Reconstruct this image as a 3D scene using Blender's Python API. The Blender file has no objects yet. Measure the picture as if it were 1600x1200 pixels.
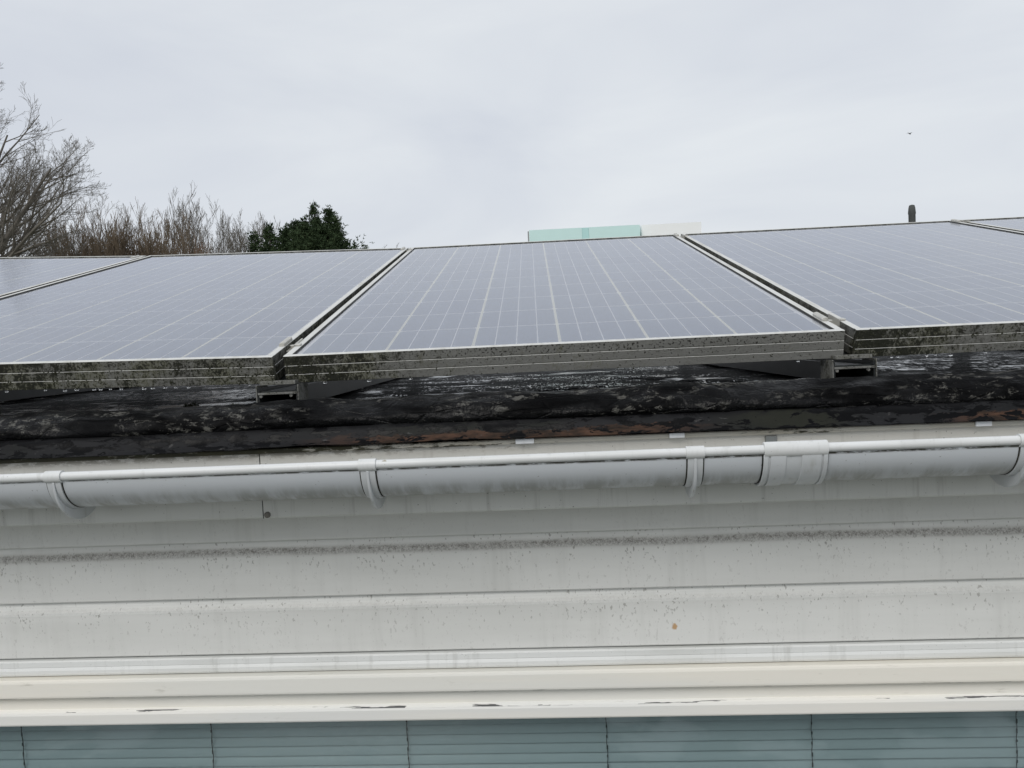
import bpy, bmesh, math, random
import numpy as np
from mathutils import Vector, Matrix, noise as mnoise

# ------------------------------------------------------------------ camera, sky, sun, exposure
scene = bpy.context.scene
col = scene.collection
cam_d = bpy.data.cameras.new('camera')
cam = bpy.data.objects.new('camera', cam_d); col.objects.link(cam)
cam_d.sensor_width = 36.0; cam_d.sensor_fit = 'HORIZONTAL'; cam_d.lens = 27.9
cam_d.clip_start = 0.02; cam_d.clip_end = 3000
cam.matrix_world = Matrix(((0.998487, 0.044696, 0.032021, 0.45161),
                           (0.029525, 0.055436, -0.998026, -1.40570),
                           (-0.046383, 0.997461, 0.054032, 0.00834),
                           (0, 0, 0, 1)))
scene.camera = cam

SUN_EL, SUN_AZ = math.radians(41), math.radians(200)      # azimuth clockwise from +Y: behind the camera
world = bpy.data.worlds.new('World'); scene.world = world; world.use_nodes = True
wn = world.node_tree; wn.nodes.clear()
def W(t, **k):
    n = wn.nodes.new(t)
    for a, b in k.items(): setattr(n, a, b)
    return n
w_out = W('ShaderNodeOutputWorld'); w_bg = W('ShaderNodeBackground')
w_sky = W('ShaderNodeTexSky', sky_type='NISHITA', sun_disc=False, sun_elevation=SUN_EL, sun_rotation=SUN_AZ, air_density=1.0, dust_density=3.0)
w_tc = W('ShaderNodeTexCoord'); w_map = W('ShaderNodeMapping')
w_map.inputs['Scale'].default_value = (1.0, 1.0, 3.4)
w_map.inputs['Rotation'].default_value = (0.10, 0.16, 0.5)
wn.links.new(w_tc.outputs['Generated'], w_map.inputs['Vector'])
w_no = W('ShaderNodeTexNoise'); w_no.inputs['Scale'].default_value = 2.1; w_no.inputs['Detail'].default_value = 5; w_no.inputs['Roughness'].default_value = 0.5; w_no.inputs['Distortion'].default_value = 0.5
wn.links.new(w_map.outputs['Vector'], w_no.inputs['Vector'])
w_rp = W('ShaderNodeValToRGB')
w_rp.color_ramp.elements[0].position = 0.30; w_rp.color_ramp.elements[0].color = (0.575, 0.608, 0.668, 1)
w_rp.color_ramp.elements[1].position = 0.66; w_rp.color_ramp.elements[1].color = (0.692, 0.722, 0.752, 1)
wn.links.new(w_no.outputs['Fac'], w_rp.inputs['Fac'])
w_sc = W('ShaderNodeVectorMath', operation='SCALE'); w_sc.inputs['Scale'].default_value = 10.5
wn.links.new(w_rp.outputs['Color'], w_sc.inputs[0])
w_mx = W('ShaderNodeMix', data_type='RGBA'); w_mx.inputs['Factor'].default_value = 0.95   # cloud cover over the clear sky
wn.links.new(w_sky.outputs['Color'], w_mx.inputs[6]); wn.links.new(w_sc.outputs['Vector'], w_mx.inputs[7])
w_bg.inputs['Strength'].default_value = 0.1
wn.links.new(w_mx.outputs[2], w_bg.inputs['Color']); wn.links.new(w_bg.outputs['Background'], w_out.inputs['Surface'])

sun_d = bpy.data.lights.new('sun', 'SUN'); sun_d.energy = 1.2; sun_d.angle = math.radians(30); sun_d.color = (1.0, 0.97, 0.93)
sun = bpy.data.objects.new('sun', sun_d); col.objects.link(sun)
sdir = Vector((math.sin(SUN_AZ)*math.cos(SUN_EL), math.cos(SUN_AZ)*math.cos(SUN_EL), math.sin(SUN_EL)))
sun.rotation_euler = sdir.to_track_quat('Z', 'Y').to_euler()

vs = scene.view_settings
vs.view_transform = 'Standard'; vs.look = 'None'; vs.gamma = 1.0; vs.exposure = 0.12; vs.use_curve_mapping = False

# ------------------------------------------------------------------ helpers
R = random.Random(7)

class NT:
    """small node builder"""
    def __init__(s, name):
        s.m = bpy.data.materials.new(name); s.m.use_nodes = True; s.off = (0, 0, 0)
        s.t = s.m.node_tree; s.t.nodes.clear()
        s.out = s.n('ShaderNodeOutputMaterial')
        s.tc = s.n('ShaderNodeTexCoord')
    def n(s, t, **k):
        x = s.t.nodes.new(t)
        for a, b in k.items(): setattr(x, a, b)
        return x
    def put(s, sock, v):
        if v is None: return
        if isinstance(v, bpy.types.NodeSocket): s.t.links.new(v, sock)
        elif isinstance(v, (tuple, list)) and len(v) == 3 and sock.type == 'RGBA': sock.default_value = (*v, 1)
        else: sock.default_value = v
    def obj(s, scale=(1, 1, 1), src='Object'):
        m = s.n('ShaderNodeMapping'); s.t.links.new(s.tc.outputs[src], m.inputs['Vector']); m.inputs['Scale'].default_value = scale
        m.inputs['Location'].default_value = s.off
        return m.outputs['Vector']
    def xyz(s, src='Object'):
        x = s.n('ShaderNodeSeparateXYZ'); s.t.links.new(s.tc.outputs[src], x.inputs[0]); return x.outputs
    def noise(s, scale, detail=3, rough=0.5, vec=None, dist=0.0):
        x = s.n('ShaderNodeTexNoise'); x.inputs['Scale'].default_value = scale; x.inputs['Detail'].default_value = detail
        x.inputs['Roughness'].default_value = rough; x.inputs['Distortion'].default_value = dist
        s.put(x.inputs['Vector'], vec if vec is not None else s.obj()); return x.outputs['Fac']
    def voro(s, scale, vec=None, feature='F1', out='Distance'):
        x = s.n('ShaderNodeTexVoronoi', feature=feature); x.inputs['Scale'].default_value = scale
        s.put(x.inputs['Vector'], vec if vec is not None else s.obj()); return x.outputs[out]
    def math(s, op, a, b=None, clamp=False):
        x = s.n('ShaderNodeMath', operation=op); x.use_clamp = clamp; s.put(x.inputs[0], a); s.put(x.inputs[1], b); return x.outputs[0]
    def step(s, v, lo, hi, a=0.0, b=1.0):
        x = s.n('ShaderNodeMapRange', interpolation_type='SMOOTHSTEP'); s.put(x.inputs[0], v)
        x.inputs[1].default_value = lo; x.inputs[2].default_value = hi; x.inputs[3].default_value = a; x.inputs[4].default_value = b
        return x.outputs[0]
    def mix(s, f, a, b):
        x = s.n('ShaderNodeMix', data_type='RGBA'); s.put(x.inputs['Factor'], f); s.put(x.inputs[6], a); s.put(x.inputs[7], b); return x.outputs[2]
    def mixf(s, f, a, b):
        x = s.n('ShaderNodeMix', data_type='FLOAT'); s.put(x.inputs[0], f); s.put(x.inputs[2], a); s.put(x.inputs[3], b); return x.outputs[0]
    def bump(s, h, strength=0.3, dist=0.002, normal=None):
        x = s.n('ShaderNodeBump'); x.inputs['Strength'].default_value = strength; x.inputs['Distance'].default_value = dist
        s.put(x.inputs['Height'], h); s.put(x.inputs['Normal'], normal); return x.outputs['Normal']
    def rnd(s):
        return s.n('ShaderNodeObjectInfo').outputs['Random']
    def pbr(s, color, rough=0.5, metal=0.0, normal=None, spec=None, coat=None):
        p = s.n('ShaderNodeBsdfPrincipled'); s.put(p.inputs['Base Color'], color); s.put(p.inputs['Roughness'], rough)
        s.put(p.inputs['Metallic'], metal); s.put(p.inputs['Normal'], normal); s.put(p.inputs['Specular IOR Level'], spec); s.put(p.inputs['Coat Weight'], coat)
        s.t.links.new(p.outputs[0], s.out.inputs['Surface']); return s.m

def mesh_obj(name, verts, faces, mat, parent=None, smooth=False, loc=None, autosmooth=None):
    me = bpy.data.meshes.new(name); me.from_pydata([tuple(v) for v in verts], [], [tuple(f) for f in faces]); me.update()
    if mat: me.materials.append(mat)
    if smooth: me.polygons.foreach_set('use_smooth', [True]*len(me.polygons))
    if autosmooth: me.set_sharp_from_angle(angle=math.radians(autosmooth))
    o = bpy.data.objects.new(name, me); col.objects.link(o)
    if parent: o.parent = parent
    if loc is not None: o.location = loc
    return o

def share(name, me, parent, loc, rot=None):
    o = bpy.data.objects.new(name, me); col.objects.link(o); o.parent = parent; o.location = loc
    if rot: o.rotation_euler = rot
    return o

def empty(name, loc=(0, 0, 0), rot=(0, 0, 0)):
    o = bpy.data.objects.new(name, None); col.objects.link(o); o.location = loc; o.rotation_euler = rot
    o.empty_display_size = 0.1; return o

def tag(o, label=None, cat=None, group=None, kind=None):
    if label: o['label'] = label
    if cat: o['category'] = cat
    if group: o['group'] = group
    if kind: o['kind'] = kind
    return o

def box(x0, x1, y0, y1, z0, z1):
    v = [(x0,y0,z0),(x1,y0,z0),(x1,y1,z0),(x0,y1,z0),(x0,y0,z1),(x1,y0,z1),(x1,y1,z1),(x0,y1,z1)]
    f = [(0,3,2,1),(4,5,6,7),(0,1,5,4),(1,2,6,5),(2,3,7,6),(3,0,4,7)]
    return v, f

class MB:
    def __init__(s): s.v = []; s.f = []
    def add(s, vf):
        b = len(s.v); s.v += list(vf[0]); s.f += [tuple(i+b for i in f) for f in vf[1]]; return s
    def box(s, *a): return s.add(box(*a))
    def build(s, name, mat, parent=None, **k): return mesh_obj(name, s.v, s.f, mat, parent, **k)

def bevel(o, w=0.001, seg=2, angle=40):
    m = o.modifiers.new('bevel', 'BEVEL'); m.width = w; m.segments = seg; m.limit_method = 'ANGLE'; m.angle_limit = math.radians(angle)
    m.harden_normals = False; return o

def extrude_profile(prof, us, closed=True, caps=True):
    """prof: list of (y, z); us: list of x stations"""
    n = len(prof); v = []; f = []
    for u in us: v += [(u, y, z) for y, z in prof]
    rng = range(n) if closed else range(n-1)
    for k in range(len(us)-1):
        for i in rng:
            j = (i+1) % n
            f.append((k*n+i, k*n+j, (k+1)*n+j, (k+1)*n+i))
    if closed and caps:
        f.append(tuple(range(n))[::-1]); b = (len(us)-1)*n; f.append(tuple(b+i for i in range(n)))
    return v, f

def fbm(x, y, z, o=3): return mnoise.fractal(Vector((x, y, z)), 1.0, 2.0, o)

def tube(V, F, pts, rad, sides=4, cap=False):
    b0 = len(V); up = Vector((0.3, 0.2, 0.93))
    for i, p in enumerate(pts):
        d = (pts[min(i+1, len(pts)-1)] - pts[max(i-1, 0)])
        if d.length < 1e-9: d = Vector((0, 0, 1))
        d.normalize()
        a = d.cross(up)
        if a.length < 1e-3: a = d.cross(Vector((1, 0, 0)))
        a.normalize(); b = d.cross(a)
        for k in range(sides):
            t = 2*math.pi*k/sides
            V.append(p + (a*math.cos(t) + b*math.sin(t))*rad[i])
    for i in range(len(pts)-1):
        for k in range(sides):
            k2 = (k+1) % sides
            F.append((b0+i*sides+k, b0+i*sides+k2, b0+(i+1)*sides+k2, b0+(i+1)*sides+k))
    if cap:
        F.append(tuple(b0+k for k in range(sides))[::-1]); e = b0+(len(pts)-1)*sides; F.append(tuple(e+k for k in range(sides)))

# ------------------------------------------------------------------ materials
def m_white_pvc(name='white_pvc', base=(0.78, 0.795, 0.80), dirt=0.35):
    n = NT(name)
    st = n.noise(1.0, 4, 0.6, n.obj((2.5, 6, 9)))
    streak = n.noise(1.0, 3, 0.6, n.obj((60, 60, 5)))
    c = n.mix(n.math('MULTIPLY', n.step(st, 0.45, 0.75), dirt), base, (base[0]*0.72, base[1]*0.72, base[2]*0.69))
    c = n.mix(n.math('MULTIPLY', n.step(streak, 0.55, 0.75), dirt*0.5), c, (0.38, 0.38, 0.35))
    sp = n.noise(420, 1, 0.5)
    c = n.mix(n.step(sp, 0.74, 0.80, 0, 0.55), c, (0.12, 0.12, 0.10))
    return n.pbr(c, n.mixf(st, 0.25, 0.5), 0, n.bump(n.noise(35, 2), 0.06, 0.003), 0.45)

def m_gutter():
    n = NT('gutter_pvc'); x = n.xyz()
    st = n.noise(1.0, 4, 0.6, n.obj((3, 8, 14)))
    streak = n.noise(1.0, 4, 0.65, n.obj((38, 12, 4)))
    base = (0.56, 0.585, 0.61)
    c = n.mix(n.step(st, 0.42, 0.75, 0, 0.22), base, (0.50, 0.51, 0.49))
    low = n.step(x[2], -0.190, -0.222)                      # painted shade towards the underside, broken by dirt streaks
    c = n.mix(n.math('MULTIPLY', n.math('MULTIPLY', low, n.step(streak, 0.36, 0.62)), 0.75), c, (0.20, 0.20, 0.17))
    seam = n.math('MULTIPLY', n.math('MULTIPLY', n.step(x[2], -0.1765, -0.1735), n.step(x[2], -0.1665, -0.169)), n.step(x[1], -0.225, -0.235))  # broken dark line just below the front bead
    seam_noise = n.noise(1.0, 4, 0.7, n.obj((45, 45, 200)))
    c = n.mix(n.math('MULTIPLY', seam, n.step(seam_noise, 0.36, 0.55)), c, (0.045, 0.042, 0.032))
    sp = n.noise(300, 1, 0.5)
    c = n.mix(n.step(sp, 0.745, 0.79, 0, 0.6), c, (0.10, 0.09, 0.07))
    return n.pbr(c, n.mixf(st, 0.28, 0.5), 0, n.bump(n.noise(14, 2), 0.08, 0.004), 0.45)

def m_cladding(name, band, speck, spot=None):
    """white foil cladding; grit caught in the cove below the joint (object z = 0 at the joint)"""
    n = NT(name); x = n.xyz(); n.off = (3.7*len(bpy.data.materials), 1.3*len(bpy.data.materials), 0.7)
    big = n.noise(1.0, 4, 0.6, n.obj((1.6, 4, 12)))
    run = n.noise(1.0, 4, 0.65, n.obj((26, 20, 2.2)))
    base = n.mix(n.step(big, 0.35, 0.7), (0.775, 0.777, 0.75), (0.70, 0.703, 0.675))
    base = n.mix(n.step(run, 0.50, 0.78, 0, 0.28), base, (0.50, 0.50, 0.47))
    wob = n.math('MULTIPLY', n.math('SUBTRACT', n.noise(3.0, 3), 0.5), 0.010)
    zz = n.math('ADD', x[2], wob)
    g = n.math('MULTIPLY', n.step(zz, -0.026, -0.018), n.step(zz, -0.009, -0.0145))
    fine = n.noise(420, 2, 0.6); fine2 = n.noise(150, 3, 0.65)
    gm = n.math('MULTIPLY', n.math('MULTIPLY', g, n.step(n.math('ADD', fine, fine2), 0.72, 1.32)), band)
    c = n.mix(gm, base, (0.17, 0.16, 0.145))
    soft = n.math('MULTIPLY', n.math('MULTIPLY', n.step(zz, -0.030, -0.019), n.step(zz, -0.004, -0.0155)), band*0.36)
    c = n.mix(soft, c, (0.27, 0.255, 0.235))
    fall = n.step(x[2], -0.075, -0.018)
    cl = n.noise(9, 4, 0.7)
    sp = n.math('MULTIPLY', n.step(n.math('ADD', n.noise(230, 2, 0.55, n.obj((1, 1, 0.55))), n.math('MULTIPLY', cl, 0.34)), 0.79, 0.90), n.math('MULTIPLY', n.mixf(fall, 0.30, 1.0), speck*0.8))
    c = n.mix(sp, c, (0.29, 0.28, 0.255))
    if spot:      # rust weeping from a nail
        dx = n.math('SUBTRACT', x[0], spot[0]); dz = n.math('SUBTRACT', x[2], spot[1])
        dd = n.math('SQRT', n.math('ADD', n.math('POWER', n.math('MULTIPLY', dx, 1.3), 2.0), n.math('POWER', dz, 2.0)))
        rs = n.math('ADD', n.math('MULTIPLY', dd, 90.0), n.math('MULTIPLY', n.noise(140, 3, 0.7), 1.1))
        c = n.mix(n.step(rs, 1.15, 0.85), c, (0.55, 0.36, 0.20))
    nm = n.bump(n.noise(1.0, 3, 0.5, n.obj((3, 30, 30))), 0.10, 0.004)
    nm = n.bump(fine2, 0.05, 0.001, nm)
    return n.pbr(c, 0.42, 0, nm, 0.4)

def m_cream(name='cream_paint', base=(0.87, 0.835, 0.76), edge=None):
    n = NT(name); x = n.xyz()
    big = n.noise(1.0, 4, 0.55, n.obj((1.3, 5, 14)))
    c = n.mix(n.step(big, 0.38, 0.68), base, (base[0]*0.93, base[1]*0.955, base[2]*0.99))
    c = n.mix(n.step(n.noise(1.0, 4, 0.7, n.obj((12, 40, 60))), 0.62, 0.75, 0, 0.35), c, (0.42, 0.39, 0.33))
    if edge is not None:                                  # paint knocked off along an arris
        for (zc, hw, th) in edge:
            band = n.math('MULTIPLY', n.step(x[2], zc-hw, zc-hw*0.4), n.step(x[2], zc+hw, zc+hw*0.4))
            ch = n.math('ADD', n.noise(1.0, 3, 0.6, n.obj((13, 40, 300))), n.math('MULTIPLY', n.noise(2.3, 1, 0.5), 0.35))
            c = n.mix(n.math('MULTIPLY', band, n.step(ch, th, th+0.012)), c, (0.10, 0.10, 0.10))
    nm = n.bump(n.noise(1.0, 3, 0.6, n.obj((5, 60, 60))), 0.12, 0.003)
    return n.pbr(c, 0.42, 0, nm, 0.4)

def m_fascia():
    n = NT('fascia_paint'); x = n.xyz()
    run = n.noise(1.0, 4, 0.7, n.obj((40, 30, 3)))
    big = n.noise(1.0, 3, 0.6, n.obj((2, 4, 10)))
    c = n.mix(n.step(big, 0.35, 0.7), (0.75, 0.755, 0.725), (0.67, 0.675, 0.64))
    c = n.mix(n.step(run, 0.52, 0.72, 0, 0.40), c, (0.36, 0.355, 0.33))
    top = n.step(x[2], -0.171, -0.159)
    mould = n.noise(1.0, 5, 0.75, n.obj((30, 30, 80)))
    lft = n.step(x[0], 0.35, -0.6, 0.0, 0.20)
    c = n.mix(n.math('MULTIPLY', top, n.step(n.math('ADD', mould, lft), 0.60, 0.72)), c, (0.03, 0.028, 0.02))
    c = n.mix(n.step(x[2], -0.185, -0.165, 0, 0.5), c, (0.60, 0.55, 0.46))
    sp = n.noise(260, 2, 0.5)
    c = n.mix(n.step(sp, 0.70, 0.76, 0, 0.7), c, (0.10, 0.09, 0.07))
    return n.pbr(c, 0.45, 0, n.bump(n.noise(20, 3), 0.08, 0.003), 0.4)

def m_strip():
    n = NT('drip_strip_dirty'); x = n.xyz()
    mould = n.noise(1.0, 5, 0.75, n.obj((26, 40, 120)))
    lft = n.step(x[0], 0.22, -0.5, -0.10, 0.22)
    pk = n.math('MULTIPLY', n.step(x[0], 0.30, 0.40), n.step(x[0], 0.62, 0.45))
    amt = n.math('ADD', lft, n.math('MULTIPLY', pk, 0.15))
    c = n.mix(n.step(n.noise(7, 3), 0.35, 0.7), (0.56, 0.54, 0.47), (0.47, 0.43, 0.34))
    c = n.mix(n.step(n.math('ADD', mould, amt), 0.54, 0.66), c, n.mix(n.noise(40), (0.02, 0.02, 0.015), (0.055, 0.05, 0.02)))
    return n.pbr(c, 0.6, 0, n.bump(mould, 0.4, 0.002), 0.3)

def m_felt():
    n = NT('wet_bitumen_felt')
    pud = n.noise(1.0, 4, 0.6, n.obj((4.5, 9, 1)), 0.6)
    region = n.step(n.noise(1.0, 3, 0.5, n.obj((1.7, 5.5, 1))), 0.38, 0.60)
    speck = n.noise(1.0, 3, 0.7, n.obj((210, 34, 1)))
    mid = n.noise(1.0, 4, 0.65, n.obj((34, 16, 1)))
    xx = n.xyz()[0]; left = n.math('MULTIPLY', n.math('MULTIPLY', n.step(xx, -1.0, -0.8), n.step(xx, -0.44, -0.54)), 0.07)
    shine = n.step(n.math('ADD', n.math('MULTIPLY', n.math('ADD', speck, left), 0.62), n.math('ADD', n.math('MULTIPLY', mid, 0.38), n.math('MULTIPLY', region, 0.09))), 0.575, 0.65)
    wet = n.math('MAXIMUM', n.step(n.math('ADD', pud, left), 0.59, 0.64), shine)
    c = n.mix(n.noise(20, 4), (0.006, 0.006, 0.007), (0.016, 0.016, 0.017))
    nm = n.bump(n.noise(1.0, 2, 0.5, n.obj((60, 30, 1))), 0.35, 0.0015)
    return n.pbr(c, n.mixf(wet, 0.62, 0.16), 0, nm, n.mixf(wet, 0.05, 0.40))

def m_roll():
    n = NT('bitumen_roll')
    pat = n.noise(1.0, 5, 0.65, n.obj((9, 24, 26)), 1.2)
    pat2 = n.noise(1.0, 5, 0.78, n.obj((48, 90, 90)), 0.5)
    c = n.mix(n.step(pat, 0.42, 0.62), (0.002, 0.002, 0.0022), (0.006, 0.006, 0.0065))
    sc = n.math('MULTIPLY', n.step(pat2, 0.53, 0.62), n.step(n.noise(1.0, 4, 0.6, n.obj((5, 22, 22))), 0.47, 0.58))  # pale scuffs that also paint small wet glints into the colour
    c = n.mix(n.math('MULTIPLY', sc, 0.8), c, (0.12, 0.117, 0.105))
    gl = n.step(n.noise(1.0, 3, 0.6, n.obj((7, 18, 18))), 0.42, 0.62)
    crk = n.voro(1.0, n.obj((13, 40, 40)), 'DISTANCE_TO_EDGE')
    nm = n.bump(n.noise(60, 4, 0.65), 0.7, 0.005)
    nm = n.bump(n.step(crk, 0.0, 0.06), 0.5, 0.002, nm)
    nm = n.bump(n.noise(300, 2), 0.35, 0.001, nm)
    return n.pbr(c, n.mixf(gl, 0.20, 0.50), 0, nm, n.mixf(gl, 0.13, 0.03))

def m_apron():
    n = NT('peeling_apron'); x = n.xyz()
    splat = n.noise(1.0, 5, 0.68, n.obj((20, 40, 62)), 0.4)
    flake = n.noise(1.0, 5, 0.7, n.obj((22, 60, 70)), 0.6)
    c = n.mix(n.noise(6, 3), (0.024, 0.024, 0.026), (0.009, 0.0095, 0.010))
    c = n.mix(n.step(n.noise(3, 2), 0.50, 0.62), c, (0.020, 0.021, 0.016))
    # rusty undercoat along the lower edge, in stretches
    st = n.math('MAXIMUM', n.math('MULTIPLY', n.step(x[0], -0.42, -0.18), n.step(x[0], 0.33, 0.14)), n.math('MULTIPLY', n.step(x[0], 0.60, 0.70), n.step(x[0], 1.2, 1.0)))
    zz = n.math('ADD', x[2], n.math('MULTIPLY', n.math('SUBTRACT', flake, 0.5), 0.030))
    rust = n.math('MULTIPLY', n.step(zz, -0.1325, -0.1355), st)
    rc = n.mix(n.step(n.noise(1.0, 4, 0.7, n.obj((14, 30, 60))), 0.38, 0.66), (0.024, 0.017, 0.013), (0.085, 0.046, 0.030))
    c = n.mix(rust, c, rc)
    c = n.mix(n.math('MULTIPLY', n.step(flake, 0.62, 0.67), 0.8), c, (0.075, 0.073, 0.072))
    blk = n.step(splat, 0.50, 0.535)
    c = n.mix(blk, c, (0.003, 0.003, 0.0035))
    top = n.step(x[2], -0.130, -0.118)
    c = n.mix(n.math('MULTIPLY', top, n.step(flake, 0.38, 0.55)), c, (0.010, 0.010, 0.011))
    nm = n.bump(n.math('ADD', n.math('MULTIPLY', blk, 0.25), n.noise(50, 4)), 0.4, 0.002)
    return n.pbr(c, n.mixf(blk, 0.50, 0.24), 0, nm, 0.08)

def m_alu_clean():
    n = NT('anodised_frame_top'); st = n.noise(1.0, 4, 0.6, n.obj((30, 6, 30)))
    c = n.mix(n.step(st, 0.42, 0.75, 0, 0.6), (0.66, 0.66, 0.635), (0.40, 0.385, 0.33))
    c = n.mix(n.step(n.noise(1.0, 4, 0.7, n.obj((90, 60, 60))), 0.66, 0.74, 0, 0.6), c, (0.10, 0.095, 0.07))
    return n.pbr(c, 0.5, 0.15, n.bump(st, 0.05, 0.002), 0.4)

def m_alu_mould(name, amt0, amt1, x0, x1, green=0.5):
    """weathered aluminium side with algae; cover runs from amt0 at x0 to amt1 at x1"""
    n = NT(name); x = n.xyz()
    a = n.math('ADD', n.step(x[0], x0, x1, amt0, amt1), n.math('MULTIPLY', n.math('SUBTRACT', n.noise(3.2, 2), 0.5), 0.55))
    vec = n.obj((1, 1, 0.8))
    p1 = n.noise(40, 7, 0.82, vec, 0.3); p2 = n.noise(210, 4, 0.8, vec)
    s = n.math('ADD', n.math('MULTIPLY', p1, 0.60), n.math('MULTIPLY', p2, 0.40))
    s = n.math('ADD', s, n.math('MULTIPLY', n.math('SUBTRACT', a, 0.5), 0.36))
    base = n.mix(n.noise(1.0, 4, 0.65, n.obj((7, 20, 26))), (0.235, 0.235, 0.222), (0.15, 0.15, 0.138))
    c = n.mix(n.step(s, 0.44, 0.56, 0, 0.75), base, n.mix(n.math('MULTIPLY', n.step(n.noise(11, 3), 0.40, 0.62), green), (0.105, 0.103, 0.092), (0.115, 0.115, 0.058)))
    c = n.mix(n.step(s, 0.525, 0.585), c, (0.020, 0.021, 0.014))
    dots = n.noise(240, 2, 0.5); topd = n.step(x[2], -0.040, -0.004, 0.0, 0.085)
    c = n.mix(n.step(n.math('ADD', dots, topd), 0.64, 0.71), c, (0.025, 0.024, 0.02))
    c = n.mix(n.step(n.noise(1.0, 5, 0.8, n.obj((60, 60, 30))), 0.62, 0.70, 0, 0.45), c, (0.42, 0.41, 0.37))
    return n.pbr(c, 0.65, 0.1, n.bump(s, 0.9, 0.004), 0.3)

def m_cell():
    n = NT('polycrystalline_cell')
    v = n.voro(90, n.obj((1, 1, 1)), out='Color'); bw = n.n('ShaderNodeRGBToBW'); n.put(bw.inputs[0], v)
    c = n.mix(bw.outputs[0], (0.235, 0.292, 0.405), (0.285, 0.342, 0.455))
    c = n.mix(n.math('MULTIPLY', n.rnd(), 0.6), c, (0.20, 0.245, 0.375))
    return n.pbr(c, 0.45, 0, None, 0.3)

def m_glass():
    n = NT('solar_glass')
    fr = n.n('ShaderNodeFresnel'); fr.inputs['IOR'].default_value = 1.80
    nm = n.bump(n.noise(2.2, 2), 0.03, 0.02); n.put(fr.inputs['Normal'], nm)
    tr = n.n('ShaderNodeBsdfTransparent'); gl = n.n('ShaderNodeBsdfGlossy'); gl.inputs['Color'].default_value = (0.97, 0.975, 1.0, 1); gl.inputs['Roughness'].default_value = 0.10; n.put(gl.inputs['Normal'], nm)
    a = n.n('ShaderNodeMixShader'); n.put(a.inputs[0], fr.outputs[0]); n.t.links.new(tr.outputs[0], a.inputs[1]); n.t.links.new(gl.outputs[0], a.inputs[2])
    df = n.n('ShaderNodeBsdfDiffuse'); df.inputs['Color'].default_value = (0.585, 0.615, 0.665, 1)
    film = n.noise(1.0, 5, 0.65, n.obj((5, 1.6, 1))); fine = n.noise(1.0, 3, 0.7, n.obj((60, 14, 1)))
    d = n.math('ADD', n.step(film, 0.3, 0.75, 0.10, 0.145), n.math('MULTIPLY', n.math('SUBTRACT', fine, 0.5), 0.02))
    spk = n.step(n.noise(140, 1), 0.76, 0.80, 0, 0.35)
    d = n.math('ADD', d, spk)
    b = n.n('ShaderNodeMixShader'); n.put(b.inputs[0], d); n.t.links.new(a.outputs[0], b.inputs[1]); n.t.links.new(df.outputs[0], b.inputs[2])
    n.t.links.new(b.outputs[0], n.out.inputs['Surface']); return n.m

def m_flat(name, c, rough=0.5, metal=0.0, spec=0.4, var=0.12, scale=12):
    n = NT(name); f = n.noise(scale, 4, 0.6)
    return n.pbr(n.mix(f, tuple(x*(1-var) for x in c), tuple(min(1, x*(1+var)) for x in c)), rough, metal, n.bump(f, 0.1, 0.002), spec)

def m_pane():
    n = NT('window_glass')
    fr = n.n('ShaderNodeFresnel'); fr.inputs['IOR'].default_value = 1.52
    nm = n.bump(n.noise(1.6, 1), 0.04, 0.02); n.put(fr.inputs['Normal'], nm)
    tr = n.n('ShaderNodeBsdfTransparent'); tr.inputs['Color'].default_value = (0.85, 0.905, 0.91, 1)
    gl = n.n('ShaderNodeBsdfGlossy'); gl.inputs['Roughness'].default_value = 0.02; n.put(gl.inputs['Normal'], nm)
    a = n.n('ShaderNodeMixShader'); bf = n.n('ShaderNodeNewGeometry').outputs['Backfacing']; n.put(a.inputs[0], n.math('MULTIPLY', n.math('ADD', fr.outputs[0], 0.06), n.math('SUBTRACT', 1.0, bf))); n.t.links.new(tr.outputs[0], a.inputs[1]); n.t.links.new(gl.outputs[0], a.inputs[2])
    n.t.links.new(a.outputs[0], n.out.inputs['Surface']); return n.m

def m_water():
    n = NT('water'); p = n.n('ShaderNodeBsdfPrincipled'); p.inputs['Base Color'].default_value = (1, 1, 1, 1)
    p.inputs['Roughness'].default_value = 0.02; p.inputs['Transmission Weight'].default_value = 1; p.inputs['IOR'].default_value = 1.33
    n.t.links.new(p.outputs[0], n.out.inputs['Surface']); return n.m

def m_ground():
    n = NT('ground_grass'); f = n.noise(0.4, 6, 0.65); g = n.noise(6, 5, 0.7)
    c = n.mix(f, (0.045, 0.060, 0.022), (0.095, 0.095, 0.045)); c = n.mix(n.step(g, 0.45, 0.7, 0, 0.5), c, (0.10, 0.085, 0.055))
    return n.pbr(c, 0.9, 0, n.bump(g, 0.5, 0.05), 0.2)

M_ALU, M_CELL, M_GLASS = m_alu_clean(), m_cell(), m_glass()
M_BACK = m_flat('white_backsheet', (0.90, 0.91, 0.93), 0.5, var=0.04)
M_GAPY = m_flat('yellowed_backsheet_gap', (0.97, 0.94, 0.80), 0.5, var=0.05)
M_BUS = m_flat('tinned_busbar', (0.93, 0.94, 0.96), 0.4, 0.0, var=0.05)
M_DARK = m_flat('black_gasket', (0.02, 0.02, 0.018), 0.6)
M_RAIL = m_flat('weathered_black_rail', (0.016, 0.018, 0.018), 0.42, 0.0, var=0.5, scale=20)
M_RAILEND = m_alu_mould('rail_end_alu', 0.45, 0.55, 0, 1, 0.35)
M_CLAMP = m_flat('clamp_aluminium', (0.55, 0.54, 0.50), 0.45, 0.4, var=0.3, scale=60)
M_GUT, M_FELT, M_ROLL, M_APRON, M_FASC, M_STRIP = m_gutter(), m_felt(), m_roll(), m_apron(), m_fascia(), m_strip()
M_PVC = m_white_pvc(); M_CREAM = m_cream()
M_PVCB = m_white_pvc('bracket_pvc', (0.72, 0.73, 0.725), 0.7)
M_PANE, M_WATER = m_pane(), m_water()
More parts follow.
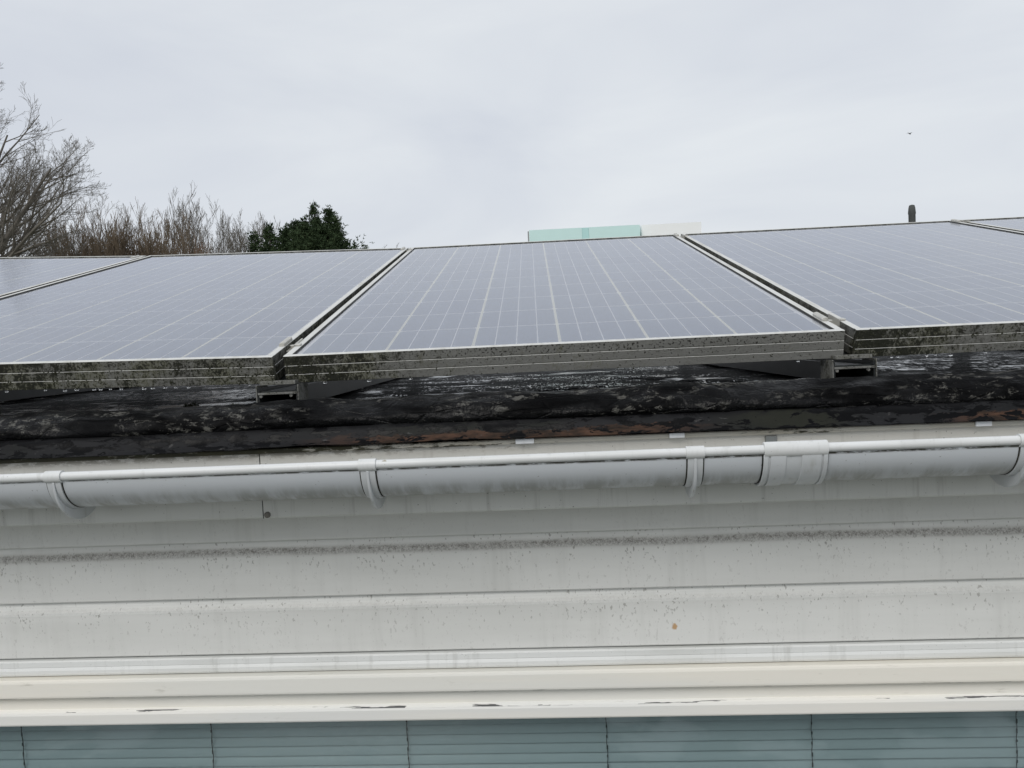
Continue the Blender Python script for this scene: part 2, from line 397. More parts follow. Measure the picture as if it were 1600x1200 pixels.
M_BARK = m_flat('grey_bark', (0.16, 0.145, 0.125), 0.9, var=0.3, scale=3)
M_BARKB = m_flat('brown_twig_bark', (0.15, 0.115, 0.08), 0.9, var=0.3, scale=3)
M_BARKP = m_flat('pale_twig_bark', (0.135, 0.12, 0.10), 0.9, var=0.25, scale=3)

# ------------------------------------------------------------------ ground
GZ = -2.75
g = mesh_obj('ground', [(-900, -900, GZ), (900, -900, GZ), (900, 1500, GZ), (-900, 1500, GZ)], [(0, 1, 2, 3)], m_ground()); tag(g, kind='structure')
pv, pf = box(-9, 10, -6.0, -0.9, GZ-0.05, GZ+0.03)
n_ = NT('wet_concrete_paving'); pw = n_.step(n_.noise(1.3, 4, 0.6), 0.40, 0.50)  # unseen paving; pale and dark patches added to vary the window's reflection
pav = mesh_obj('paving', pv, pf, n_.pbr(n_.mix(pw, (0.34, 0.35, 0.36), (0.03, 0.032, 0.03)), n_.mixf(pw, 0.85, 0.15), 0, n_.bump(n_.noise(60, 3), 0.3, 0.003), 0.4)); tag(pav, kind='structure')

# ------------------------------------------------------------------ house (eave line turned 1.9 degrees from the panel row)
HROT = (0, 0, math.radians(-1.9)); HLOC = (0.45, 0, 0)
UL, UR, DEPTH = -4.6, 5.2, 9.0
house = empty('flat_roofed_house', (HLOC[0], HLOC[1], 0), HROT)
tag(house, 'white clad house eave with black felt roof edge, fascia and cream window head', 'house')
us = list(np.arange(-2.0, 2.0001, 0.008))

# roof deck: felt sheet, fine near the eave
vv = [-0.055, -0.04, -0.025, -0.01] + list(np.arange(0.0, 0.9, 0.018)) + list(np.arange(0.9, 2.2, 0.1))
uu = list(np.arange(-2.2, 2.2001, 0.02)); V = []; F = []
for v in vv:
    for u in uu:
        h = 0.0045*fbm(u*2.2, v*2.6, 1.0) + 0.0016*fbm(u*14, v*22, 5.0)
        V.append((u, v, -0.0925 + h))
nu = len(uu)
for j in range(len(vv)-1):
    for i in range(nu-1): F.append((j*nu+i, j*nu+i+1, (j+1)*nu+i+1, (j+1)*nu+i))
roof = mesh_obj('roof', V, F, M_FELT, house, smooth=True)
# outer roof deck around the fine sheet, and a slab under all of it
mb = MB().box(UL, -2.19, -0.05, DEPTH, -0.20, -0.094).box(2.19, UR, -0.05, DEPTH, -0.20, -0.094).box(-2.19, 2.19, 2.15, DEPTH, -0.20, -0.0945).box(-2.19, 2.19, -0.05, 2.15, -0.20, -0.105)
mb.build('roof_slab', M_FELT, house)

def lumpy(name, prof, mat, amp, fu, seed, us=us, ends=None, parent=house, edge_amp=0.0):
    """profile strip along u, pushed in and out by noise; last points get an uneven edge"""
    n = len(prof); V = []; F = []
    for u in us:
        w1 = fbm(u*1.7, seed, 0.3); 
        for i, (y, z) in enumerate(prof):
            k = fbm(u*fu, i*0.35+seed, 2.0, 4)*amp + fbm(u*fu*4.5, i*0.8+seed, 7.0, 2)*amp*0.45
            k += amp*0.8*((1-abs(fbm(u*2.6+i*0.16, i*0.9+seed, 4.0, 3)))**4 - 0.4)      # folds
            k += amp*0.45*(1 if (-0.47+0.02*math.sin(i)) < u < (0.31-0.015*math.sin(i*1.3)) else 0)   # overlapping sheet
            zz = z + (fbm(u*9, seed+3, 1.1)*edge_amp if i >= n-2 else 0) + 0.0028*w1
            t = i/(n-1)
            V.append((u, y - k*0.8, zz + k*0.7))
    for k in range(len(us)-1):
        for i in range(n-1): F.append((k*n+i, k*n+i+1, (k+1)*n+i+1, (k+1)*n+i))
    return mesh_obj(name, V, F, mat, parent, smooth=True)
roll_prof = [(-0.012, -0.098), (-0.030, -0.091), (-0.048, -0.085), (-0.064, -0.0795), (-0.080, -0.0765), (-0.094, -0.0765), (-0.107, -0.080),
             (-0.118, -0.086), (-0.127, -0.093), (-0.1335, -0.101), (-0.137, -0.109), (-0.1365, -0.116), (-0.133, -0.1205), (-0.126, -0.123)]
lumpy('eave_roll', roll_prof, M_ROLL, 0.0060, 6.5, 11.0)
apron_prof = [(-0.128, -0.114), (-0.1345, -0.118), (-0.139, -0.1225), (-0.142, -0.128), (-0.1445, -0.134), (-0.148, -0.140), (-0.153, -0.1455), (-0.1545, -0.1468), (-0.152, -0.1475), (-0.140, -0.1478)]
lumpy('felt_apron', apron_prof, M_APRON, 0.0016, 5.0, 23.0, edge_amp=0.0022)
# felt laps lying on the deck by the rails
for (u0, v0, u1, v1, wd) in ((-0.62, 0.27, -0.40, 0.62, 0.05), (0.55, 0.06, 0.20, 0.55, 0.05), (-0.30, 0.02, 0.12, 0.24, 0.03)):
    d = Vector((u1-u0, v1-v0, 0)); L = d.length; d.normalize(); s = Vector((-d.y, d.x, 0))
    V = []; F = []; N = 24
    for i in range(N+1):
        p = Vector((u0, v0, 0)) + d*(L*i/N)
        for k, off in enumerate((-1, -0.8, 0.8, 1)):
            q = p + s*(wd*off*(1+0.15*fbm(i*0.4, k, 3)))
            z = -0.0925 + 0.0045*fbm(q.x*2.2, q.y*2.6, 1.0) + (0.0022 if k in (1, 2) else 0.0008)
            V.append((q.x, q.y, z))
    for i in range(N):
        for k in range(3): F.append((i*4+k, i*4+k+1, i*4+k+5, i*4+k+4))
    mesh_obj('felt_lap', V, F, M_FELT, house, smooth=True)

# drip strip with its clips, fascia boards, packers
sp = [(-0.128, -0.1495), (-0.139, -0.1495), (-0.1405, -0.1510), (-0.1405, -0.1560), (-0.139, -0.1575), (-0.128, -0.1575)]
st = mesh_obj('drip_strip', *extrude_profile(sp, list(np.arange(-2, 2.01, 0.05))), M_STRIP, house)
for u, w in ((-0.018, 0.030), (0.223, 0.024), (0.691, 0.024)):
    bevel(MB().box(u-w/2, u+w/2, -0.1455, -0.1408, -0.1565, -0.1485).build('strip_clip', M_PVC, st), 0.0012)
bevel(MB().box(0.362, 0.380, -0.1375, -0.1305, -0.182, -0.160).build('gutter_clip', m_flat('galvanised', (0.28, 0.29, 0.28), 0.5, 0.5, var=0.3, scale=60), house), 0.001)
FJ = -0.4585
for (a, b, dv) in ((UL, FJ-0.0012, 0.0), (FJ+0.0012, UR, -0.0015)):
    o = mesh_obj('fascia_board', *extrude_profile([(-0.108, -0.1580), (-0.130+dv, -0.1580), (-0.130+dv, -0.2640), (-0.1285+dv, -0.2665), (-0.126+dv, -0.2672), (-0.108, -0.2672)], [a, b]), M_FASC, house)
# joint screw with a rim of grime
jv, jf = [], []
tube(jv, jf, [Vector((FJ+0.008, -0.1300, -0.2600)), Vector((FJ+0.008, -0.1345, -0.2600)), Vector((FJ+0.008, -0.1355, -0.2600))], [0.0052, 0.0052, 0.0035], 12, True)
mesh_obj('fixing_screw', jv, jf, m_flat('grimy_screw', (0.20, 0.19, 0.17), 0.5, 0.3, var=0.5, scale=300), house)
MB().box(FJ-0.0010, FJ+0.0010, -0.1290, -0.110, -0.2668, -0.159).build('joint_seal', M_DARK, house)
MB().box(UL, UR, -0.1085, 0.06, -0.2640, -0.2560).build('soffit', M_PVC, house)

# wall: shiplap boards above the window, plain panels elsewhere
WV = -0.02; PITCH = 0.1035; ULW, URW = -1.75, 1.65
wall = MB().box(UL+0.1, UR-0.1, 0.0, 0.10, -0.58, -0.262).build('wall', M_PVC, house)
bprof = [(0.014, 0.003), (0.0085, 0.003), (0.0085, -0.0005), (0.0078, -0.005), (0.0062, -0.0095), (0.0036, -0.0135), (0.0010, -0.0172), (0.0, -0.0215), (0.0, -0.0990), (0.0012, -0.1008), (0.0040, -0.1015), (0.014, -0.1015)]
bv, bf = extrude_profile([(WV+y, z) for y, z in bprof], [UL+0.1, -1.2, 0, 1.2, UR-0.1])
for i, (band, speck) in enumerate(((0.1, 0.5), (1.0, 1.0), (0.16, 0.85))):
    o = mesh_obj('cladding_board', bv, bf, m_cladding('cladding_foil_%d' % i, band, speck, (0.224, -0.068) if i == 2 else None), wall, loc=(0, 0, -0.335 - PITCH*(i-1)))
# white head trim under the last board
tp = [(0.0, -0.5425), (WV-0.004, -0.5425), (WV-0.0075, -0.5445), (WV-0.0075, -0.5535), (WV-0.0062, -0.5545), (WV-0.0085, -0.5600), (WV-0.0080, -0.5665), (WV-0.0062, -0.5700), (0.0, -0.5712)]
tus = list(np.arange(UL+0.1, UR-0.1, 0.05))
mesh_obj('head_trim', *extrude_profile(tp, tus), m_white_pvc('trim_white', (0.78, 0.79, 0.775), 0.6), wall)
V, F = box(UL+0.1, ULW, 0.0, 0.10, GZ, -0.58); V2, F2 = box(URW, UR-0.1, 0.0, 0.10, GZ, -0.58)
MB().add((V, F)).add((V2, F2)).box(ULW, URW, 0.0, 0.10, GZ, -1.82).build('lower_wall', M_PVC, house)
MB().box(UL+0.1, UL+0.2, 0.1, DEPTH, GZ, -0.2).build('side_wall', M_PVC, house)
MB().box(UR-0.2, UR-0.1, 0.1, DEPTH, GZ, -0.2).build('side_wall', M_PVC, house)
MB().box(UL+0.2, UR-0.2, DEPTH-0.1, DEPTH, GZ, -0.2).build('back_wall', M_PVC, house)
MB().box(ULW-0.2, URW+0.2, 1.6, 1.65, GZ, -0.2).build('room_wall', m_flat('room_paint', (0.25, 0.25, 0.24), 0.8), house)

# window: head rail profile, jambs, sill, pane
win = MB().box(ULW+0.075, URW-0.075, 0.028, 0.0315, -1.74, -0.640).build('window', M_PANE, house)
M_CR1 = m_cream('cream_head', (0.88, 0.845, 0.76), [(-0.6065, 0.0016, 0.80)])
M_CR2 = m_cream('cream_sash', (0.87, 0.845, 0.785), [(-0.6368, 0.0022, 0.79)])
hp = [(0.04, -0.5725), (-0.0385, -0.5725), (-0.0415, -0.5745), (-0.0425, -0.578), (-0.0425, -0.602), (-0.0420, -0.6050), (-0.040, -0.6072), (-0.030, -0.6095), (-0.0265, -0.6110), (-0.0260, -0.6340), (0.04, -0.634)]
hus = list(np.arange(ULW, URW+0.01, 0.05))
hv, hf = extrude_profile(hp, hus); mesh_obj('frame_head', hv, hf, M_CR1, win)
sp2 = [(0.038, -0.6335), (-0.0258, -0.6335), (-0.0300, -0.6352), (-0.0330, -0.6378), (-0.0345, -0.6420), (-0.0340, -0.6590), (-0.0325, -0.6618), (-0.0290, -0.6630), (0.012, -0.6630), (0.012, -0.650), (0.038, -0.650)]
sv, sf = extrude_profile(sp2, hus); mesh_obj('sash_head', sv, sf, M_CR2, win)
for a, b in ((ULW, ULW+0.08), (URW-0.08, URW)):
    bevel(MB().box(a, b, -0.034, 0.04, -1.75, -0.6632).build('jamb', M_CREAM, win), 0.003)
bevel(MB().box(ULW-0.05, URW+0.05, -0.09, 0.04, -1.82, -1.7502).build('sill', M_CREAM, win), 0.004)

# ------------------------------------------------------------------ venetian blind behind the pane
blind = empty('venetian_blind', HLOC, HROT); tag(blind, 'grey green venetian blind, closed slats with ladder cords, behind the window glass', 'blind')
M_SLAT = m_flat('slat_enamel', (0.41, 0.44, 0.445), 0.4, var=0.07, scale=4)
SL, SR, SV, SP_ = ULW+0.09, URW-0.09, 0.052, 0.0191
spf = []
for i in range(7):
    t = i/6 - 0.5
    spf.append((-0.0105*t - 0.0018*(1-4*t*t), -0.0212*t))
prof = spf + [(y+0.0005, z) for y, z in spf[::-1]]
lv, lf = extrude_profile(prof, [SL, -0.8, 0, 0.8, SR])
sl_me = bpy.data.meshes.new('slat'); sl_me.from_pydata(lv, [], lf); sl_me.materials.append(M_SLAT)
Z0 = -0.7656 + 0.0191*5
for i in range(54):
    z = Z0 - 0.0191*i - 0.0095
    share('slat', sl_me, blind, (0, SV + R.uniform(-0.0005, 0.0005), z), (R.uniform(-0.035, 0.035), 0, R.uniform(-0.0004, 0.0004)))
MB().box(SL, SR, SV-0.012, SV+0.013, Z0+0.004, Z0+0.032).build('head_rail', M_SLAT, blind)
MB().box(SL, SR, SV-0.010, SV+0.010, Z0-0.0191*54-0.016, Z0-0.0191*54-0.004).build('bottom_rail', M_SLAT, blind)
M_CORD = m_flat('dark_ladder_cord', (0.035, 0.037, 0.035), 0.8)
for u in (-1.418, -1.038, -0.657, -0.276, 0.100, 0.474, 0.836, 1.21):
    V, F = [], []
    pts = [Vector((u + 0.0008*math.sin(k*1.3+u*7), SV-0.0085, Z0 - k*0.0191*0.5)) for k in range(109)]
    tube(V, F, pts, [0.0008]*len(pts), 4)
    for k in range(54):      # cord hole notch at each slat
        z = Z0 - 0.0191*k - 0.0045 + R.uniform(-0.001, 0.001); ln = R.uniform(0.004, 0.0085)
        b = MB().box(u-0.0012, u+0.0012, SV-0.0098, SV-0.0086, z-ln, z)
        o = len(V); V += [Vector(x) for x in b.v]; F += [tuple(i+o for i in f) for f in b.f]
    mesh_obj('ladder_cord', V, F, M_CORD, blind)

# ------------------------------------------------------------------ gutter
gut = empty('gutter', HLOC, HROT); tag(gut, 'white half round plastic gutter running along the eave under the felt edge', 'gutter')
GC = (-0.190, -0.1685); GRO, GRI = 0.0550, 0.0530
def arc(r, a0, a1, n, c=GC): return [(c[0] + r*math.cos(math.radians(a0+(a1-a0)*i/n)), c[1] + r*math.sin(math.radians(a0+(a1-a0)*i/n))) for i in range(n+1)]
# angles: 180 = front, 270 = bottom, 360 = back
def gut_profile(ro, ri): return arc(ro, 178, 351, 40) + arc(ri, 351, 178, 40)
gus = [UL] + list(np.arange(-2, 2.01, 0.1)) + [UR]
def sag(u): return 0.0008*math.sin(u*2.3+0.4)
def gadd(prof, us, closed=True):
    v, f = extrude_profile(prof, us, closed); return [(a, b, c + sag(a)) for a, b, c in v], f
JU = 0.3765                                     # union centre
for a, b in ((UL, JU-0.004), (JU+0.004, UR)):
    us_ = [a] + [u for u in gus if a < u < b] + [b]
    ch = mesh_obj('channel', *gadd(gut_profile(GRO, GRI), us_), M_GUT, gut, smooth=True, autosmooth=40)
    bead = [(-0.2436 + 0.0069*math.cos(t), -0.1660 + 0.0068*math.sin(t)) for t in [2*math.pi*i/18 for i in range(18)]]
    mesh_obj('front_bead', *gadd(bead, us_), M_PVCB, ch, smooth=True, autosmooth=50)
M_GUT2 = m_white_pvc('strap_pvc', (0.60, 0.62, 0.635), 0.9)
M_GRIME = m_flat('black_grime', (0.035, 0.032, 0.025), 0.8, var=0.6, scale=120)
def bracket(u, w=0.026):
    e = empty('bracket'); e.parent = gut; e.location = (u, 0, sag(u))
    # strap hugging the channel
    p = arc(0.0575, 183, 349, 36) + arc(0.0553, 349, 183, 36)
    mesh_obj('strap', *extrude_profile(p, [-w*0.42, w*0.42]), M_GUT2, e, smooth=True, autosmooth=40)
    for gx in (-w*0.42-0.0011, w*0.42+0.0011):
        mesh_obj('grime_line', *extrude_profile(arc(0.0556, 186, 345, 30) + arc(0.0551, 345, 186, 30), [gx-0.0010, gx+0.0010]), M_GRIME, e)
    # rib: a fin that starts thin below the bead and deepens towards the wall
    V, F = [], []; N = 36; T = 0.0021
    for i in range(N+1):
        a = math.radians(186 + (345-186)*i/N); t = i/N
        r1 = 0.0592 + 0.0205*math.sin(min(1, t*1.25)*math.pi*0.5)**1.6
        for x in (-T, T):
            for r in (0.0574, r1): V.append((x, GC[0]+r*math.cos(a), GC[1]+r*math.sin(a)))
    for i in range(N):
        b = i*4; c = b+4
        F += [(b, c, c+1, b+1), (b+2, b+3, c+3, c+2), (b+1, c+1, c+3, b+3), (b, b+2, c+2, c)]
    F += [(0, 1, 3, 2), (4*N, 4*N+2, 4*N+3, 4*N+1)]
    bevel(mesh_obj('rib', V, F, M_GUT2, e), 0.001)
    # clip wrapping the bead
    cp = [(-0.2436 + 0.0092*math.cos(math.radians(t)), -0.1662 + 0.0094*math.sin(math.radians(t))) for t in range(-10, 282, 14)] + \
         [(-0.2436 + 0.0071*math.cos(math.radians(t)), -0.1662 + 0.0071*math.sin(math.radians(t))) for t in range(280, -12, -14)]
    mesh_obj('clip', *extrude_profile(cp, [-w*0.5, w*0.5]), M_PVCB, e, smooth=True, autosmooth=40)
    bevel(MB().box(-w*0.5, w*0.5, -0.137, -0.1325, -0.220, -0.186).build('back_plate', M_PVCB, e), 0.001)
    return e
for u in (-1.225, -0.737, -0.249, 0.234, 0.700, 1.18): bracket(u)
# snapped clip lug beside the second bracket in view
bevel(MB().add(([( -0.232,-0.2475,-0.1625),(-0.222,-0.2490,-0.1592),(-0.214,-0.2480,-0.1640),(-0.226,-0.2490,-0.1700),(-0.232,-0.2440,-0.1625),(-0.222,-0.2450,-0.1592),(-0.214,-0.2440,-0.1640),(-0.226,-0.2450,-0.1700)],
      [(0,1,2,3),(7,6,5,4),(0,4,5,1),(1,5,6,2),(2,6,7,3),(3,7,4,0)])).build('broken_lug', m_flat('dirty_pvc', (0.45, 0.42, 0.34), 0.6, var=0.5, scale=200), gut), 0.0008)
# union joint
un = empty('union'); un.parent = gut; un.location = (JU, 0, sag(JU))
W2 = 0.0445
mesh_obj('sleeve', *extrude_profile(arc(0.0578, 184, 349, 36) + arc(0.0552, 349, 184, 36), [-W2, W2]), M_GUT2, un, smooth=True, autosmooth=40)
for a, b in ((-W2-0.001, -W2+0.006), (-W2+0.009, -W2+0.031), (W2-0.036, W2-0.008), (W2-0.005, W2+0.001)):
    bevel(mesh_obj('strap', *extrude_profile(arc(0.0600, 185, 349, 36) + arc(0.0572, 349, 185, 36), [a, b]), M_GUT2, un, smooth=True, autosmooth=40), 0.0007)
cp = [(-0.2436 + 0.0095*math.cos(math.radians(t)), -0.1664 + 0.0115*math.sin(math.radians(t))) for t in range(-10, 270, 14)] + \
     [(-0.2436 + 0.0071*math.cos(math.radians(t)), -0.1664 + 0.0072*math.sin(math.radians(t))) for t in range(268, -12, -14)]
bevel(mesh_obj('clip', *extrude_profile(cp, [-W2, W2+0.001]), M_PVCB, un, smooth=True, autosmooth=40), 0.0006)
for x in (-W2-0.0016, W2+0.0016):
    mesh_obj('rubber_seal', *extrude_profile(arc(0.0562, 184, 349, 36) + arc(0.0551, 349, 184, 36), [x-0.0010, x+0.0010]), M_DARK, un)

# ------------------------------------------------------------------ solar panels
ALPHA = math.radians(13.27); PW, PL, PH, GAP = 0.992, 1.650, 0.050, 0.020
LIP = 0.0125; CP = 0.1585; CS = 0.1528
cell_v = []
c_ = CS/2; ch = 0.004
cell_v = [(-c_+ch, -c_, 0), (c_-ch, -c_, 0), (c_, -c_+ch, 0), (c_, c_-ch, 0), (c_-ch, c_, 0), (-c_+ch, c_, 0), (-c_, c_-ch, 0), (-c_, -c_+ch, 0)]
nb = len(cell_v)
cv = cell_v + [(x, y, -0.0003) for x, y, z in cell_v]
cf = [tuple(range(8)), tuple(range(15, 7, -1))] + [(i, i+8, (i+1) % 8+8, (i+1) % 8) for i in range(8)]
cell_me = bpy.data.meshes.new('cell'); cell_me.from_pydata(cv, [], cf); cell_me.materials.append(M_CELL)
Y0 = (PL - 9*CP)/2
bus_v, bus_f = box(-0.0011, 0.0011, LIP+0.006, PL-LIP-0.006, 0, 0.0002)
bus_me = bpy.data.meshes.new('busbar'); bus_me.from_pydata(bus_v, [], bus_f); bus_me.materials.append(M_BUS)
gap_v, gap_f = box(-0.0026, 0.0026, LIP, PL-LIP, 0, 0.0002)
gap_me = bpy.data.meshes.new('cell_gap'); gap_me.from_pydata(gap_v, [], gap_f); gap_me.materials.append(M_GAPY)

def rail_profile(out):   # (offset outward, z): stepped outer face with two ledges, lip on top
    return [(LIP-0.0002, -0.0052), (LIP-0.0002, -0.0004), (LIP-0.0006, 0.0), (0.0006, 0.0), (0.0, -0.0006), (0.0, -0.0165), (0.0008, -0.0170), (0.0008, -0.0183), (0.0000, -0.0188), (0.0000, -0.0330), (0.0009, -0.0335), (0.0009, -0.0347),
            (0.0001, -0.0352), (0.0001, -0.0495), (0.0006, -0.0500), (0.028, -0.0500), (0.028, -0.0485), (0.0015, -0.0485), (0.0015, -0.0052)]

def panel(ix, label, m_front, m_side, roll):
    x0 = ix*(PW+GAP)
    piv = x0 + PW if ix < 0 else x0
    dz = {-2: 0.020, -1: 0.0, 0: 0.0, 1: 0.0, 2: 0.0}[ix]
    e = empty('solar_panel'); tag(e, label, 'solar panel', 'row of solar panels on the roof')
    Mx = Matrix.Translation((piv, 0, dz)) @ Matrix.Rotation(roll, 4, 'Y') @ Matrix.Rotation(ALPHA, 4, 'X') @ Matrix.Translation((x0-piv, 0, 0))
    e.matrix_world = Mx
    # front and back rails run full width, side rails between them
    prof = rail_profile(0)
    fv, ff = extrude_profile(prof, list(np.linspace(0, PW, 9)))
    o = mesh_obj('frame_rail', fv, ff, m_front, e); o.data.materials.append(M_ALU)
    def topmat(o):
        for p in o.data.polygons:
            if abs(p.normal.z) > 0.7 and p.center.z > -0.002: p.material_index = 1
            if p.normal.z > 0.3 and -0.04 < p.center.z < -0.01: p.material_index = 1  # upward ledges get the paler aluminium, painting the light they catch
    bm = bmesh.new(); bm.from_mesh(o.data); bmesh.ops.recalc_face_normals(bm, faces=bm.faces); bm.to_mesh(o.data); bm.free(); topmat(o)
    bk = mesh_obj('frame_rail', [(PW-x, PL-y, z) for x, y, z in fv], ff, m_side, e); bk.data.materials.append(M_ALU)
    bm = bmesh.new(); bm.from_mesh(bk.data); bmesh.ops.recalc_face_normals(bm, faces=bm.faces); bm.to_mesh(bk.data); bm.free(); topmat(bk)
    sprof = [(max(y, 0.0), z) for y, z in prof]
    for sgn in (0, 1):
        sv, sf = extrude_profile([(y, z) for y, z in prof], list(np.linspace(LIP, PL-LIP, 9)))
        vv2 = [((y if sgn == 0 else PW-y), x, z) for x, y, z in sv]
        s = mesh_obj('frame_rail', vv2, sf, m_side, e); s.data.materials.append(M_ALU)
        bm = bmesh.new(); bm.from_mesh(s.data); bmesh.ops.recalc_face_normals(bm, faces=bm.faces); bm.to_mesh(s.data); bm.free(); topmat(s)
        # dark sealing gasket against the glass
        xa, xb = (LIP-0.0001, LIP+0.0012) if sgn == 0 else (PW-LIP-0.0012, PW-LIP+0.0001)
        MB().box(xa, xb, LIP, PL-LIP, -0.0050, -0.0012).build('gasket', M_DARK, e)
    for cx0 in (0.0004, PW-0.0104):
        for cy0 in (0.0017, PL-LIP+0.0003):
            MB().box(cx0, cx0+0.0100, cy0, cy0+LIP-0.0020, -0.0484, -0.0008).build('corner_key', m_side, e)
    MB().box(LIP-0.0010, PW-LIP+0.0010, LIP-0.001, PL-LIP+0.001, -0.0085, -0.0062).build('backsheet', M_BACK, e)
    for r in range(10):
        for c in range(6):
            share('cell', cell_me, e, (PW/2+(c-2.5)*CP, Y0+r*CP, -0.0058))
    for c in range(6):
        for k in (-1, 0, 1): share('busbar', bus_me, e, (PW/2+(c-2.5)*CP+k*0.0390*1.0, 0, -0.0057))
    for c in range(5): share('cell_gap', gap_me, e, (PW/2+(c-2)*CP, 0, -0.0060))
    mesh_obj('glass', [(LIP-0.001, LIP-0.001, -0.0035), (PW-LIP+0.001, LIP-0.001, -0.0035), (PW-LIP+0.001, PL-LIP+0.001, -0.0035), (LIP-0.001, PL-LIP+0.001, -0.0035)], [(0, 1, 2, 3)], M_GLASS, e)
    return e
MS = m_alu_mould('frame_side_mould', 0.55, 0.60, 0, 1, 0.9)
MF = {-2: m_alu_mould('front_mould_a', 0.6, 0.6, 0, 1, 0.6), -1: m_alu_mould('front_mould_b', 0.62, 0.60, 0.3, 1.0, 0.85),
      0: m_alu_mould('front_mould_c', 0.74, 0.24, 0.04, 0.40, 0.9), 1: m_alu_mould('front_mould_d', 0.76, 0.50, 0.02, 0.25, 0.8), 2: m_alu_mould('front_mould_e', 0.5, 0.5, 0, 1, 0.6)}
PAN = {}
for ix, lab, roll in ((-2, 'leftmost solar panel, only its rear corner showing at the picture edge', math.radians(2.2)),
                      (-1, 'solar panel left of the middle one, front edge furred with green black algae', math.radians(1.15)),
                      (0, 'middle solar panel of the row with the cleanest grey front edge', 0.0),
                      (1, 'solar panel right of the middle one, black mould on its front corner', 0.0),
                      (2, 'far right solar panel, just its rear corner in view', 0.0)):
    PAN[ix] = panel(ix, lab, MF[ix], MS, roll)
bpy.context.view_layer.update()
M_ALGAE = m_flat('algae_tufts', (0.028, 0.030, 0.014), 0.95, var=0.7, scale=90)
for ix, cnt in ((-1, 2600), (0, 900), (1, 2600)):
    rng = random.Random(90+ix); V, F = [], []
    while len(F) < cnt:
        x = rng.uniform(0.002, PW-0.002)
        if ix == 0 and rng.random() > max(0.10, 1-x/0.30): continue
        z = -rng.uniform(0.0015, 0.0500)**1.0
        if fbm(x*9+ix*5, z*40, 3.0, 3) < rng.uniform(-0.25, 0.45): continue
        for _ in range(2):
            a = rng.uniform(0, 6.28); q = rng.uniform(0.0007, 0.0021); px, pz = x + rng.gauss(0, 0.0014), min(-0.0008, z + rng.gauss(0, 0.0012))
            b = len(V); h = rng.uniform(0.0006, 0.0019)
            V += [(px+q*math.cos(a), 0.0003, pz+q*math.sin(a)), (px+q*math.cos(a+2.1), 0.0003, pz+q*math.sin(a+2.1)), (px+q*math.cos(a+4.2), 0.0003, pz+q*math.sin(a+4.2)), (px, -h, pz-0.0004)]
            F += [(b, b+1, b+3), (b+1, b+2, b+3), (b+2, b, b+3)]
    o = mesh_obj('algae', V, F, M_ALGAE, PAN[ix]); o['kind'] = 'stuff'

